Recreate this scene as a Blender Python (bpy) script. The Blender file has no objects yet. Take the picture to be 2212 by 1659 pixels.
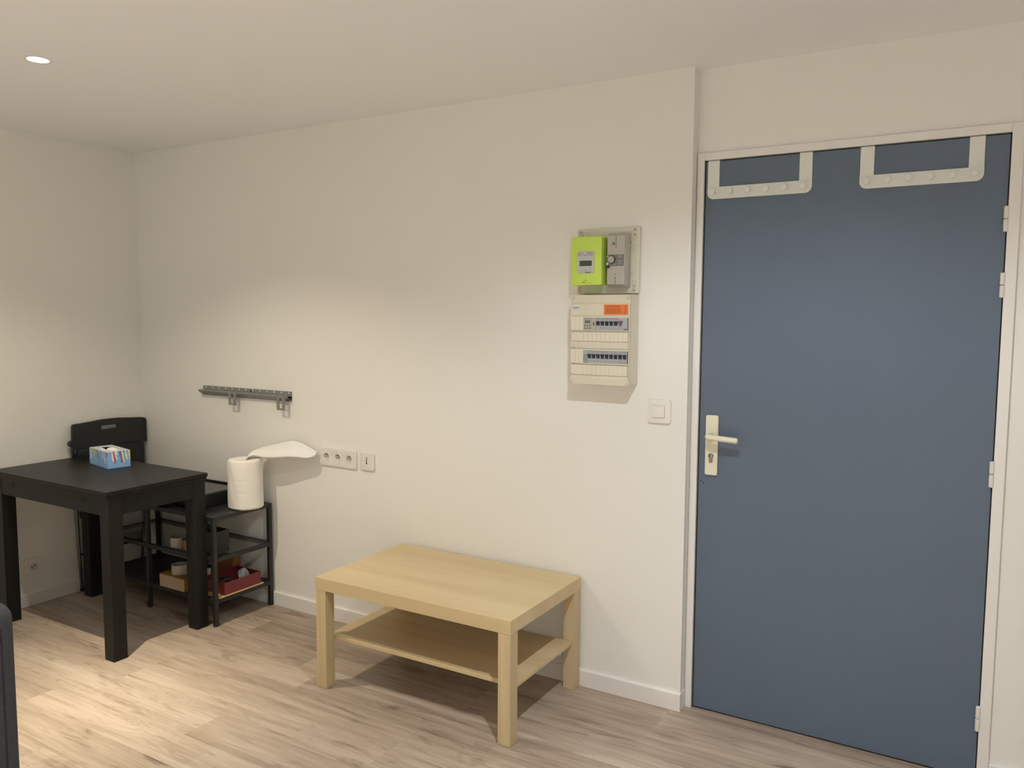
import bpy, bmesh, math, random
from mathutils import Vector, Matrix
random.seed(7)
S = bpy.context.scene
PI = math.pi

# ------------------------------------------------------------------ camera
cam = bpy.data.cameras.new('camera')
cam.sensor_width = 36.0
cam.lens = 1750.052 / 2212.0 * 36.0
cam.clip_start = 0.05
camo = bpy.data.objects.new('camera', cam)
S.collection.objects.link(camo)
_r = Vector((0.85796971, 0.51367392, 0.00520423))
_u = Vector((-0.04858075, 0.07104876, 0.99628911))
_w = Vector((-0.51139797, 0.8550387, -0.08591235))
M = Matrix.Identity(4)
for i in range(3):
    M[i][0] = _r[i]; M[i][1] = _u[i]; M[i][2] = -_w[i]
M[0][3], M[1][3], M[2][3] = 4.16664845, -2.8598967, 1.49125924
camo.matrix_world = M
S.camera = camo

# ------------------------------------------------------------------ view, world
S.cycles.use_adaptive_sampling = False
S.cycles.caustics_reflective = False
S.cycles.caustics_refractive = False
S.cycles.diffuse_bounces = 6
S.cycles.sample_clamp_indirect = 3.0
S.view_settings.view_transform = 'Standard'
S.view_settings.look = 'None'
S.view_settings.gamma = 1.0
S.view_settings.use_curve_mapping = False
S.view_settings.exposure = 0.0
wd = bpy.data.worlds.new('world'); S.world = wd
wd.use_nodes = True
wd.node_tree.nodes['Background'].inputs[0].default_value = (0.6, 0.7, 1.0, 1)
wd.node_tree.nodes['Background'].inputs[1].default_value = 0.02

H = 2.366          # ceiling height
XE = 3.2035        # end of the long back wall
DR = 0.052         # door wall plane (set back)
XR = 5.3           # right wall
YF = -4.6          # wall behind the camera

# recessed ceiling spots, the last two added as unseen fill  (x, y, power, colour, cone in degrees, blend)
SPOTS = [
    # x, y, narrow beam W, middle cone W, wide spill W, colour, spill cone in degrees
    (1.256, -1.217, 230.0, 112.0, 34.0, (1.0, 0.88, 0.67), 126),
    (3.60, -1.36, 160.0, 165.0, 50.0, (0.92, 0.955, 1.0), 148),
    (1.26, -3.30, 60.0, 1000.0, 8.0, (0.90, 0.965, 1.0), 110),  # unseen lamp, added for bounce light off the rear floor
    (3.60, -3.60, 60.0, 1850.0, 8.0, (0.87, 0.95, 1.0), 110),  # unseen lamp, added to lift the ambient light
]

# ------------------------------------------------------------------ materials
def mat(name, col, rough=0.6, metal=0.0, spec=0.5, emit=None, emit_s=0.0, bump=0.0, bscale=200.0, var=0.0, vscale=6.0, coat=0.0):
    m = bpy.data.materials.new(name); m.use_nodes = True
    nt = m.node_tree; b = nt.nodes['Principled BSDF']
    b.inputs['Base Color'].default_value = (*col, 1)
    b.inputs['Roughness'].default_value = rough
    b.inputs['Metallic'].default_value = metal
    b.inputs['Specular IOR Level'].default_value = spec
    b.inputs['Coat Weight'].default_value = coat
    if emit:
        b.inputs['Emission Color'].default_value = (*emit, 1)
        b.inputs['Emission Strength'].default_value = emit_s
    if bump or var:
        tc = nt.nodes.new('ShaderNodeTexCoord')
    if bump:
        n = nt.nodes.new('ShaderNodeTexNoise'); n.inputs['Scale'].default_value = bscale; n.inputs['Detail'].default_value = 4
        nt.links.new(tc.outputs['Object'], n.inputs['Vector'])
        bp = nt.nodes.new('ShaderNodeBump'); bp.inputs['Strength'].default_value = bump; bp.inputs['Distance'].default_value = 0.002
        nt.links.new(n.outputs['Fac'], bp.inputs['Height']); nt.links.new(bp.outputs['Normal'], b.inputs['Normal'])
    if var:
        n2 = nt.nodes.new('ShaderNodeTexNoise'); n2.inputs['Scale'].default_value = vscale; n2.inputs['Detail'].default_value = 5
        nt.links.new(tc.outputs['Object'], n2.inputs['Vector'])
        mx = nt.nodes.new('ShaderNodeMix'); mx.data_type = 'RGBA'
        mx.inputs['A'].default_value = (*[c * (1 - var) for c in col], 1)
        mx.inputs['B'].default_value = (*[min(1, c * (1 + var)) for c in col], 1)
        nt.links.new(n2.outputs['Fac'], mx.inputs['Factor']); nt.links.new(mx.outputs['Result'], b.inputs['Base Color'])
    return m

def wood(name, c1, c2, axis='X', scale=1.0, rough=0.45, bump=0.05, coat=0.0):
    """fine straight grain along an axis"""
    m = bpy.data.materials.new(name); m.use_nodes = True
    nt = m.node_tree; b = nt.nodes['Principled BSDF']; L = nt.links
    tc = nt.nodes.new('ShaderNodeTexCoord'); mp = nt.nodes.new('ShaderNodeMapping')
    s = {'X': (1.3, 22, 22), 'Y': (22, 1.3, 22), 'Z': (30, 30, 1.2)}[axis]
    mp.inputs['Scale'].default_value = tuple(a * scale for a in s)
    L.new(tc.outputs['Object'], mp.inputs['Vector'])
    n = nt.nodes.new('ShaderNodeTexNoise'); n.inputs['Scale'].default_value = 1.0; n.inputs['Detail'].default_value = 6; n.inputs['Distortion'].default_value = 0.6
    L.new(mp.outputs['Vector'], n.inputs['Vector'])
    r = nt.nodes.new('ShaderNodeValToRGB')
    r.color_ramp.elements[0].position = 0.3; r.color_ramp.elements[0].color = (*c1, 1)
    r.color_ramp.elements[1].position = 0.7; r.color_ramp.elements[1].color = (*c2, 1)
    L.new(n.outputs['Fac'], r.inputs['Fac']); L.new(r.outputs['Color'], b.inputs['Base Color'])
    bp = nt.nodes.new('ShaderNodeBump'); bp.inputs['Strength'].default_value = bump; bp.inputs['Distance'].default_value = 0.001
    L.new(n.outputs['Fac'], bp.inputs['Height']); L.new(bp.outputs['Normal'], b.inputs['Normal'])
    b.inputs['Roughness'].default_value = rough; b.inputs['Coat Weight'].default_value = coat; b.inputs['Specular IOR Level'].default_value = 0.2
    return m

def floor_material():
    m = bpy.data.materials.new('vinyl_oak_planks'); m.use_nodes = True
    nt = m.node_tree; b = nt.nodes['Principled BSDF']; L = nt.links; N = nt.nodes.new
    uv = N('ShaderNodeUVMap'); uv.uv_map = 'plank_uv'
    at = N('ShaderNodeAttribute'); at.attribute_name = 'tone'
    def noise(sx, sy, detail=5, dist=0.0, rough=0.55):
        mp = N('ShaderNodeMapping'); mp.inputs['Scale'].default_value = (sx, sy, 1)
        L.new(uv.outputs['UV'], mp.inputs['Vector'])
        n = N('ShaderNodeTexNoise'); n.inputs['Scale'].default_value = 1; n.inputs['Detail'].default_value = detail
        n.inputs['Distortion'].default_value = dist; n.inputs['Roughness'].default_value = rough
        L.new(mp.outputs['Vector'], n.inputs['Vector'])
        return n.outputs['Fac']
    def math_(op, a, bb=None, c=None):
        n = N('ShaderNodeMath'); n.operation = op
        for i, v in enumerate((a, bb, c)):
            if v is None: continue
            if isinstance(v, (int, float)): n.inputs[i].default_value = v
            else: L.new(v, n.inputs[i])
        return n.outputs[0]
    streak = noise(1.6, 30, 8, 0.9, 0.62)                 # long fibres
    fine = noise(6, 210, 5, 0.3)                    # pores
    broad = noise(1.1, 8.0, 3, 0.8)                 # soft bands
    warp = noise(2.4, 9.0, 2, 0.3)                 # drives the cathedral figure
    rings = math_('SINE', math_('MULTIPLY', warp, 120.0))
    figmask = math_('SMOOTH_MIN', math_('MAXIMUM', math_('MULTIPLY', math_('SUBTRACT', noise(1.6, 5.0, 2), 0.55), 8.0), 0.0), 1.0, 0.2)
    v = math_('ADD', math_('MULTIPLY', math_('SUBTRACT', streak, 0.5), 0.85), 0.5)
    v = math_('ADD', v, math_('MULTIPLY', math_('SUBTRACT', fine, 0.5), 0.42))
    v = math_('ADD', v, math_('MULTIPLY', math_('SUBTRACT', broad, 0.5), 0.60))
    v = math_('ADD', v, math_('MULTIPLY', math_('MULTIPLY', rings, figmask), 0.075))
    # soft darker flame patches along the grain, broken up by the fibres
    fl = math_('MAXIMUM', math_('SUBTRACT', noise(2.6, 13.0, 6, 1.4, 0.6), 0.56), 0.0)
    v = math_('SUBTRACT', v, math_('MULTIPLY', fl, 2.2))
    # small knots
    mp = N('ShaderNodeMapping'); mp.inputs['Scale'].default_value = (1.7, 5.0, 1); L.new(uv.outputs['UV'], mp.inputs['Vector'])
    vo = N('ShaderNodeTexVoronoi'); vo.inputs['Scale'].default_value = 1.0; L.new(mp.outputs['Vector'], vo.inputs['Vector'])
    kn = N('ShaderNodeMapRange'); kn.inputs['From Min'].default_value = 0.02; kn.inputs['From Max'].default_value = 0.16
    kn.inputs['To Min'].default_value = -0.30; kn.inputs['To Max'].default_value = 0.0
    L.new(vo.outputs['Distance'], kn.inputs['Value'])
    v = math_('ADD', v, kn.outputs['Result'])
    v = math_('ADD', v, math_('MULTIPLY', math_('SUBTRACT', at.outputs['Fac'], 0.5), 0.42))
    r = N('ShaderNodeValToRGB'); e = r.color_ramp.elements
    e[0].position = 0.05; e[0].color = (0.165, 0.123, 0.090, 1)
    e[1].position = 0.95; e[1].color = (0.560, 0.470, 0.382, 1)
    k = e.new(0.35); k.color = (0.310, 0.244, 0.188, 1)
    k = e.new(0.62); k.color = (0.435, 0.355, 0.280, 1)
    L.new(v, r.inputs['Fac']); L.new(r.outputs['Color'], b.inputs['Base Color'])
    b.inputs['Roughness'].default_value = 0.42; b.inputs['Specular IOR Level'].default_value = 0.4
    bp = N('ShaderNodeBump'); bp.inputs['Strength'].default_value = 0.12; bp.inputs['Distance'].default_value = 0.001
    L.new(streak, bp.inputs['Height']); L.new(bp.outputs['Normal'], b.inputs['Normal'])
    return m

def glass_material():
    m = bpy.data.materials.new('clear_glass'); m.use_nodes = True
    nt = m.node_tree; L = nt.links; N = nt.nodes.new
    nt.nodes.remove(nt.nodes['Principled BSDF'])
    out = nt.nodes['Material Output']
    # thin-sheet reflectance (Schlick), the same on both faces
    ge = N('ShaderNodeNewGeometry'); dt = N('ShaderNodeVectorMath'); dt.operation = 'DOT_PRODUCT'
    L.new(ge.outputs['Normal'], dt.inputs[0]); L.new(ge.outputs['Incoming'], dt.inputs[1])
    def m_(op, a, b_=None):
        n = N('ShaderNodeMath'); n.operation = op
        for i, v in enumerate((a, b_)):
            if v is None: continue
            if isinstance(v, (int, float)): n.inputs[i].default_value = v
            else: L.new(v, n.inputs[i])
        return n.outputs[0]
    fr_out = m_('ADD', m_('MULTIPLY', m_('POWER', m_('SUBTRACT', 1.0, m_('ABSOLUTE', dt.outputs['Value'])), 5.0), 0.96), 0.04)
    tr = N('ShaderNodeBsdfTransparent'); tr.inputs['Color'].default_value = (0.86, 0.89, 0.87, 1)
    gl = N('ShaderNodeBsdfGlossy'); gl.inputs['Roughness'].default_value = 0.03
    mx = N('ShaderNodeMixShader')
    L.new(fr_out, mx.inputs[0]); L.new(tr.outputs[0], mx.inputs[1]); L.new(gl.outputs[0], mx.inputs[2])
    L.new(mx.outputs[0], out.inputs[0])
    return m

def tissue_side_material():
    """pale blue card with a fringe of coloured feather strokes hanging from the top edge"""
    m = bpy.data.materials.new('feather_print_card'); m.use_nodes = True
    nt = m.node_tree; b = nt.nodes['Principled BSDF']; L = nt.links; N = nt.nodes.new
    tc = N('ShaderNodeTexCoord'); sp = N('ShaderNodeSeparateXYZ'); L.new(tc.outputs['Object'], sp.inputs[0])
    def math_(op, a, bb=None):
        n = N('ShaderNodeMath'); n.operation = op
        for i, v in enumerate((a, bb)):
            if v is None: continue
            if isinstance(v, (int, float)): n.inputs[i].default_value = v
            else: L.new(v, n.inputs[i])
        return n.outputs[0]
    s = math_('ADD', sp.outputs['X'], math_('MULTIPLY', sp.outputs['Y'], 1.31))
    s = math_('ADD', s, math_('MULTIPLY', sp.outputs['Z'], 0.18))
    wob = N('ShaderNodeTexNoise'); wob.inputs['Scale'].default_value = 60.0; L.new(tc.outputs['Object'], wob.inputs['Vector'])
    s = math_('ADD', s, math_('MULTIPLY', wob.outputs['Fac'], 0.012))
    col = math_('FLOOR', math_('MULTIPLY', s, 95.0))
    wn = N('ShaderNodeTexWhiteNoise'); wn.noise_dimensions = '1D'; L.new(col, wn.inputs['W'])
    r = N('ShaderNodeValToRGB'); r.color_ramp.interpolation = 'CONSTANT'
    cs = [(0.10, 0.25, 0.62), (0.75, 0.80, 0.85), (0.55, 0.08, 0.10), (0.12, 0.38, 0.75), (0.80, 0.70, 0.15), (0.20, 0.12, 0.40), (0.78, 0.82, 0.88), (0.22, 0.45, 0.78)]
    e = r.color_ramp.elements; e[0].color = (*cs[0], 1); e[1].position = 0.125; e[1].color = (*cs[1], 1)
    for i in range(2, 8):
        k = e.new(i / 8.0); k.color = (*cs[i], 1)
    L.new(wn.outputs['Value'], r.inputs['Fac'])
    wn2 = N('ShaderNodeTexWhiteNoise'); wn2.noise_dimensions = '1D'; L.new(math_('ADD', col, 17.3), wn2.inputs['W'])
    lim = math_('SUBTRACT', 0.080, math_('MULTIPLY', math_('POWER', wn2.outputs['Value'], 0.7), 0.058))
    mask = math_('GREATER_THAN', sp.outputs['Z'], lim)
    mx = N('ShaderNodeMix'); mx.data_type = 'RGBA'
    mx.inputs['A'].default_value = (0.25, 0.46, 0.78, 1)
    L.new(mask, mx.inputs['Factor']); L.new(r.outputs['Color'], mx.inputs['B'])
    L.new(mx.outputs['Result'], b.inputs['Base Color']); b.inputs['Roughness'].default_value = 0.35
    return m

MT = {}
MT['wall'] = mat('white_wall_paint', (0.83, 0.82, 0.785), 0.85, spec=0.2, bump=0.12, bscale=120)
MT['ceil'] = mat('white_ceiling_paint', (0.88, 0.885, 0.89), 0.9, spec=0.1, bump=0.06, bscale=90)
MT['trim'] = mat('white_gloss_trim', (0.82, 0.80, 0.77), 0.35, bump=0.03, bscale=60)
MT['floor'] = floor_material()
MT['door'] = mat('blue_grey_door_paint', (0.106, 0.140, 0.194), 0.45, spec=0.3, bump=0.25, bscale=260, var=0.05, vscale=2.5)
MT['dark'] = mat('black_gap_shade_and_parts', (0.012, 0.009, 0.009), 0.8)  # black for the painted door gap shade and small dark parts
MT['cream'] = mat('cream_lacquer', (0.77, 0.73, 0.575), 0.35)
MT['hookwhite'] = mat('white_powder_coat', (0.76, 0.785, 0.745), 0.45)
MT['hinge'] = mat('white_painted_hinge', (0.74, 0.73, 0.69), 0.4)
MT['steel'] = mat('brushed_steel', (0.27, 0.25, 0.23), 0.45, metal=0.9)
MT['darkmetal'] = mat('dark_keyway', (0.03, 0.028, 0.026), 0.4, metal=0.5)
MT['birch'] = wood('birch_foil', (0.53, 0.415, 0.235), (0.63, 0.51, 0.31), 'X', 0.55, 0.38, 0.02)
MT['birchz'] = wood('birch_foil_upright', (0.47, 0.36, 0.205), (0.61, 0.49, 0.305), 'Z', 0.9, 0.38, 0.02)
MT['birche'] = wood('birch_foil_edge', (0.54, 0.43, 0.26), (0.60, 0.49, 0.31), 'X', 0.5, 0.4, 0.02)
MT['black'] = wood('black_brown_wood', (0.0068, 0.0066, 0.0060), (0.013, 0.0124, 0.0108), 'X', 1.2, 0.40, 0.25)
MT['blackz'] = wood('black_brown_wood_upright', (0.0085, 0.0082, 0.0072), (0.016, 0.0152, 0.013), 'Z', 1.0, 0.42, 0.25)
MT['frame'] = mat('black_powder_coated_steel', (0.016, 0.017, 0.017), 0.45, bump=0.05)
MT['glass'] = glass_material()
MT['plastic_black'] = mat('black_plastic', (0.011, 0.012, 0.014), 0.42, bump=0.2, bscale=500)
MT['gloss_black'] = mat('glossy_black_plastic', (0.012, 0.013, 0.014), 0.12)
MT['tube'] = mat('grey_painted_tube', (0.20, 0.21, 0.215), 0.35, metal=0.6)
MT['sofa'] = mat('charcoal_sofa_fabric', (0.060, 0.064, 0.072), 0.95, spec=0.1, bump=0.7, bscale=420, var=0.25, vscale=60)
MT['piping'] = mat('dark_seam', (0.020, 0.021, 0.024), 0.95)
MT['socket'] = mat('white_switch_plastic', (0.80, 0.775, 0.73), 0.3)
MT['sockdark'] = mat('socket_hole_black', (0.015, 0.014, 0.013), 0.5)
MT['sockin'] = mat('socket_well_plastic', (0.62, 0.60, 0.55), 0.35)
MT['panel'] = mat('aged_ivory_plastic', (0.69, 0.655, 0.535), 0.5, var=0.05, vscale=12)
MT['panel2'] = mat('aged_ivory_plastic_cover', (0.65, 0.615, 0.49), 0.5, var=0.06, vscale=14)
MT['plate'] = mat('ivory_back_plate', (0.66, 0.64, 0.555), 0.55, var=0.05, vscale=20)
MT['lime'] = mat('lime_green_plastic', (0.50, 0.68, 0.10), 0.45)
MT['meterface'] = mat('meter_face_grey', (0.50, 0.50, 0.50), 0.4)
MT['lcd'] = mat('dark_lcd', (0.050, 0.066, 0.048), 0.2)
MT['breaker'] = mat('warm_grey_casing', (0.40, 0.385, 0.33), 0.5, var=0.05, vscale=30)
MT['breakerdk'] = mat('dark_grey_label', (0.15, 0.145, 0.145), 0.45)
MT['line'] = mat('fine_dark_line', (0.10, 0.085, 0.06), 0.7)
MT['softline'] = mat('fine_soft_line', (0.42, 0.385, 0.28), 0.7)
MT['modgrey'] = mat('module_grey', (0.38, 0.395, 0.42), 0.45)
MT['toggle'] = mat('navy_toggle', (0.018, 0.020, 0.035), 0.4)
MT['redtoggle'] = mat('dull_red_toggle', (0.20, 0.09, 0.085), 0.5)
MT['greytoggle'] = mat('grey_toggle', (0.12, 0.13, 0.13), 0.5)
MT['blueink'] = mat('blue_ink', (0.02, 0.03, 0.20), 0.5)
MT['whitesticker'] = mat('white_sticker', (0.70, 0.70, 0.66), 0.5)
MT['orange'] = mat('orange_sticker', (0.66, 0.17, 0.035), 0.5)
MT['ink'] = mat('dark_red_ink', (0.10, 0.015, 0.01), 0.6)
MT['ink2'] = mat('brown_red_ink', (0.38, 0.09, 0.02), 0.6)
MT['galv'] = mat('galvanised_steel', (0.265, 0.27, 0.255), 0.5, metal=0.35, var=0.08, vscale=40)
MT['paper'] = mat('white_tissue_paper', (0.87, 0.85, 0.79), 0.95, spec=0.05, bump=0.25, bscale=130)
MT['paper2'] = mat('white_tissue', (0.84, 0.83, 0.80), 0.95, spec=0.05)
MT['tissuebox'] = tissue_side_material()
MT['carton_shade'] = mat('dark_carton_shade', (0.10, 0.08, 0.06), 0.9)  # shade inside the tissue carton, put into the colour
MT['tapewhite'] = mat('white_tape', (0.46, 0.435, 0.39), 0.4)
MT['tapebrown'] = mat('brown_tape', (0.21, 0.125, 0.055), 0.25)
MT['tapecore'] = mat('cardboard_core', (0.36, 0.26, 0.16), 0.8)
MT['mustard'] = mat('mustard_card', (0.30, 0.145, 0.022), 0.6)
MT['beige'] = mat('beige_card', (0.44, 0.34, 0.23), 0.6)
MT['red'] = mat('dark_red_card', (0.155, 0.020, 0.026), 0.5)
MT['redin'] = mat('deep_red_card_inside', (0.12, 0.014, 0.016), 0.7)
MT['tan'] = mat('tan_cardboard', (0.62, 0.42, 0.20), 0.7)
MT['orangecard'] = mat('burnt_orange_card', (0.26, 0.09, 0.02), 0.6)
MT['cloth'] = mat('black_cloth', (0.016, 0.017, 0.018), 0.9, bump=0.6, bscale=60)
MT['greyfelt'] = mat('pale_grey_disc', (0.40, 0.42, 0.42), 0.6, var=0.1, vscale=50)
MT['bulb'] = mat('lit_spot_lens', (1, 1, 1), 0.5, emit=(1.0, 0.90, 0.70), emit_s=7)
MT['ring'] = mat('white_spot_trim', (0.75, 0.73, 0.70), 0.35)

# ------------------------------------------------------------------ helpers
def tag(o, label=None, cat=None, group=None, kind=None):
    if label: o['label'] = label
    if cat: o['category'] = cat
    if group: o['group'] = group
    if kind: o['kind'] = kind
    return o

def thing(name, label, cat, loc, group=None, rz=0.0):
    o = bpy.data.objects.new(name, None); S.collection.objects.link(o)
    o.empty_display_size = 0.05
    o.location = loc; o.rotation_euler = (0, 0, rz)
    return tag(o, label, cat, group)

class MB:
    """collects shapes; build() links them as one mesh object"""
    def __init__(self): self.bm = bmesh.new()
    def box(self, x0, x1, y0, y1, z0, z1, bev=0.0, seg=2):
        t = bmesh.new()
        vs = [t.verts.new((x, y, z)) for x in (x0, x1) for y in (y0, y1) for z in (z0, z1)]
        for f in ((0, 1, 3, 2), (4, 6, 7, 5), (0, 4, 5, 1), (2, 3, 7, 6), (0, 2, 6, 4), (1, 5, 7, 3)):
            t.faces.new([vs[i] for i in f])
        bmesh.ops.recalc_face_normals(t, faces=t.faces)
        if bev > 0:
            bmesh.ops.bevel(t, geom=t.edges[:], offset=bev, segments=seg, affect='EDGES', profile=0.5)
        self._merge(t); return self
    def _merge(self, t, mtx=None):
        if mtx: bmesh.ops.transform(t, matrix=mtx, verts=t.verts)
        me = bpy.data.meshes.new('tmp'); t.to_mesh(me); t.free()
        self.bm.from_mesh(me); bpy.data.meshes.remove(me)
    def cyl(self, c, r, h, axis='Z', seg=32, r2=None, bev=0.0):
        t = bmesh.new()
        bmesh.ops.create_cone(t, cap_ends=True, segments=seg, radius1=r, radius2=r if r2 is None else r2, depth=h)
        if bev > 0:
            es = [e for e in t.edges if len(e.link_faces) == 2 and any(len(f.verts) > 4 for f in e.link_faces)]
            bmesh.ops.bevel(t, geom=es, offset=bev, segments=3, affect='EDGES', profile=0.5)
        R = {'Z': Matrix.Identity(4), 'Y': Matrix.Rotation(PI / 2, 4, 'X'), 'X': Matrix.Rotation(PI / 2, 4, 'Y')}[axis]
        self._merge(t, Matrix.Translation(c) @ R); return self
    def rod(self, a, b, r, seg=14, bev=0.0):
        a, b = Vector(a), Vector(b); d = b - a
        t = bmesh.new()
        bmesh.ops.create_cone(t, cap_ends=True, segments=seg, radius1=r, radius2=r, depth=d.length)
        if bev > 0:
            es = [e for e in t.edges if any(len(f.verts) > 4 for f in e.link_faces)]
            bmesh.ops.bevel(t, geom=es, offset=bev, segments=4, affect='EDGES', profile=0.5)
        self._merge(t, Matrix.Translation((a + b) / 2) @ d.to_track_quat('Z', 'Y').to_matrix().to_4x4()); return self
    def ring(self, c, ro, ri, h, axis='Z', seg=40):
        """hollow cylinder"""
        t = bmesh.new(); P = []
        for k in range(seg):
            a = 2 * PI * k / seg; P.append([t.verts.new((rr * math.cos(a), rr * math.sin(a), z)) for rr, z in ((ro, -h/2), (ro, h/2), (ri, h/2), (ri, -h/2))])
        for k in range(seg):
            A, B = P[k], P[(k + 1) % seg]
            for i in range(4):
                j = (i + 1) % 4; t.faces.new((A[i], B[i], B[j], A[j]))
        bmesh.ops.recalc_face_normals(t, faces=t.faces)
        R = {'Z': Matrix.Identity(4), 'Y': Matrix.Rotation(PI / 2, 4, 'X'), 'X': Matrix.Rotation(PI / 2, 4, 'Y')}[axis]
        self._merge(t, Matrix.Translation(c) @ R); return self
    def prism(self, pts, a0, a1, plane='YZ'):
        """polygon in a plane extruded along the third axis"""
        t = bmesh.new()
        def P(p, a): return {'YZ': (a, p[0], p[1]), 'XZ': (p[0], a, p[1]), 'XY': (p[0], p[1], a)}[plane]
        A = [t.verts.new(P(p, a0)) for p in pts]; B = [t.verts.new(P(p, a1)) for p in pts]
        t.faces.new(A); t.faces.new(B[::-1])
        for i in range(len(pts)):
            j = (i + 1) % len(pts); t.faces.new((A[i], B[i], B[j], A[j]))
        bmesh.ops.recalc_face_normals(t, faces=t.faces)
        self._merge(t); return self
    def outline(self, loops, a0, a1, plane='XZ', bev=0.0):
        """flat plate with holes: first loop outer, others holes"""
        cu = bpy.data.curves.new('tmpc', 'CURVE'); cu.dimensions = '2D'; cu.fill_mode = 'BOTH'
        cu.extrude = abs(a1 - a0) / 2 - bev; cu.bevel_depth = bev; cu.bevel_resolution = 1
        for lp in loops:
            sp = cu.splines.new('POLY'); sp.points.add(len(lp) - 1); sp.use_cyclic_u = True
            for i, p in enumerate(lp): sp.points[i].co = (p[0], p[1], 0, 1)
        ob = bpy.data.objects.new('tmpo', cu)
        me = bpy.data.meshes.new_from_object(ob)
        t = bmesh.new(); t.from_mesh(me); bpy.data.meshes.remove(me); bpy.data.objects.remove(ob); bpy.data.curves.remove(cu)
        bmesh.ops.remove_doubles(t, verts=t.verts, dist=1e-6)
        mid = (a0 + a1) / 2
        for v in t.verts:
            x, y, z = v.co
            v.co = {'XZ': (x, mid + z, y), 'YZ': (mid + z, x, y), 'XY': (x, y, mid + z)}[plane]
        bmesh.ops.recalc_face_normals(t, faces=t.faces)
        self._merge(t); return self
    def tube(self, pts, r, seg=10):
        t = bmesh.new(); rings = []
        pts = [Vector(p) for p in pts]; up = Vector((0, 0, 1))
        for i, p in enumerate(pts):
            d = (pts[min(i + 1, len(pts) - 1)] - pts[max(i - 1, 0)]).normalized()
            s = d.cross(up)
            if s.length < 1e-3: s = d.cross(Vector((0, 1, 0)))
            s.normalize(); n = s.cross(d).normalized()
            rings.append([t.verts.new(p + r * (math.cos(2*PI*k/seg) * s + math.sin(2*PI*k/seg) * n)) for k in range(seg)])
        for A, B in zip(rings, rings[1:]):
            for k in range(seg):
                t.faces.new((A[k], A[(k+1) % seg], B[(k+1) % seg], B[k]))
        t.faces.new(rings[0][::-1]); t.faces.new(rings[-1])
        bmesh.ops.recalc_face_normals(t, faces=t.faces)
        self._merge(t); return self
    def build(self, name, m, parent=None, origin=None, smooth=False, label=None, sub=False):
        """vertices are given in world (or, for rotated things, local) coordinates; origin is what is subtracted"""
        if origin is None:
            o = parent
            while o is not None and o.parent is not None: o = o.parent
            origin = tuple(o.location) if o is not None else (0, 0, 0)
        bmesh.ops.translate(self.bm, vec=-Vector(origin), verts=self.bm.verts)
        me = bpy.data.meshes.new(name); self.bm.to_mesh(me); self.bm.free()
        me.materials.append(m)
        ob = bpy.data.objects.new(name, me); S.collection.objects.link(ob)
        if parent is not None: ob.parent = parent
        else: ob.location = origin
        if smooth:
            for p in me.polygons: p.use_smooth = True
            if smooth != 'all':
                md = me
                try: md.set_sharp_from_angle(angle=math.radians(35))
                except Exception: pass
        if label: ob['label'] = label
        return ob

def rrect(x0, x1, z0, z1, r, seg=6):
    P = []
    for cx, cz, a0 in ((x1 - r, z1 - r, 0), (x0 + r, z1 - r, 90), (x0 + r, z0 + r, 180), (x1 - r, z0 + r, 270)):
        for k in range(seg + 1):
            a = math.radians(a0 + 90 * k / seg); P.append((cx + r * math.cos(a), cz + r * math.sin(a)))
    return P
def circ(cx, cz, r, seg=20, sx=1.0): return [(cx + sx * r * math.cos(2*PI*k/seg), cz + r * math.sin(2*PI*k/seg)) for k in range(seg)]

def text_mesh(txt, size, x, y, z, m, name, parent, bold=0.0, width=None):
    """flat lettering on a wall-parallel plane, left-aligned at (x, z) facing -y"""
    cu = bpy.data.curves.new('txt', 'FONT'); cu.body = txt; cu.size = size; cu.extrude = 0.0002; cu.offset = bold
    ob = bpy.data.objects.new('txt', cu)
    me = bpy.data.meshes.new_from_object(ob); bpy.data.objects.remove(ob); bpy.data.curves.remove(cu)
    t = bmesh.new(); t.from_mesh(me); bpy.data.meshes.remove(me)
    xs = [v.co.x for v in t.verts]; k = 1.0
    if width: k = width / (max(xs) - min(xs))
    for v in t.verts: v.co = Vector((x + (v.co.x - min(xs)) * k, y - v.co.z, z + v.co.y))
    b = MB(); b._merge(t)
    return b.build(name, m, parent)

def struct(ob):
    ob['kind'] = 'structure'; return ob

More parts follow.
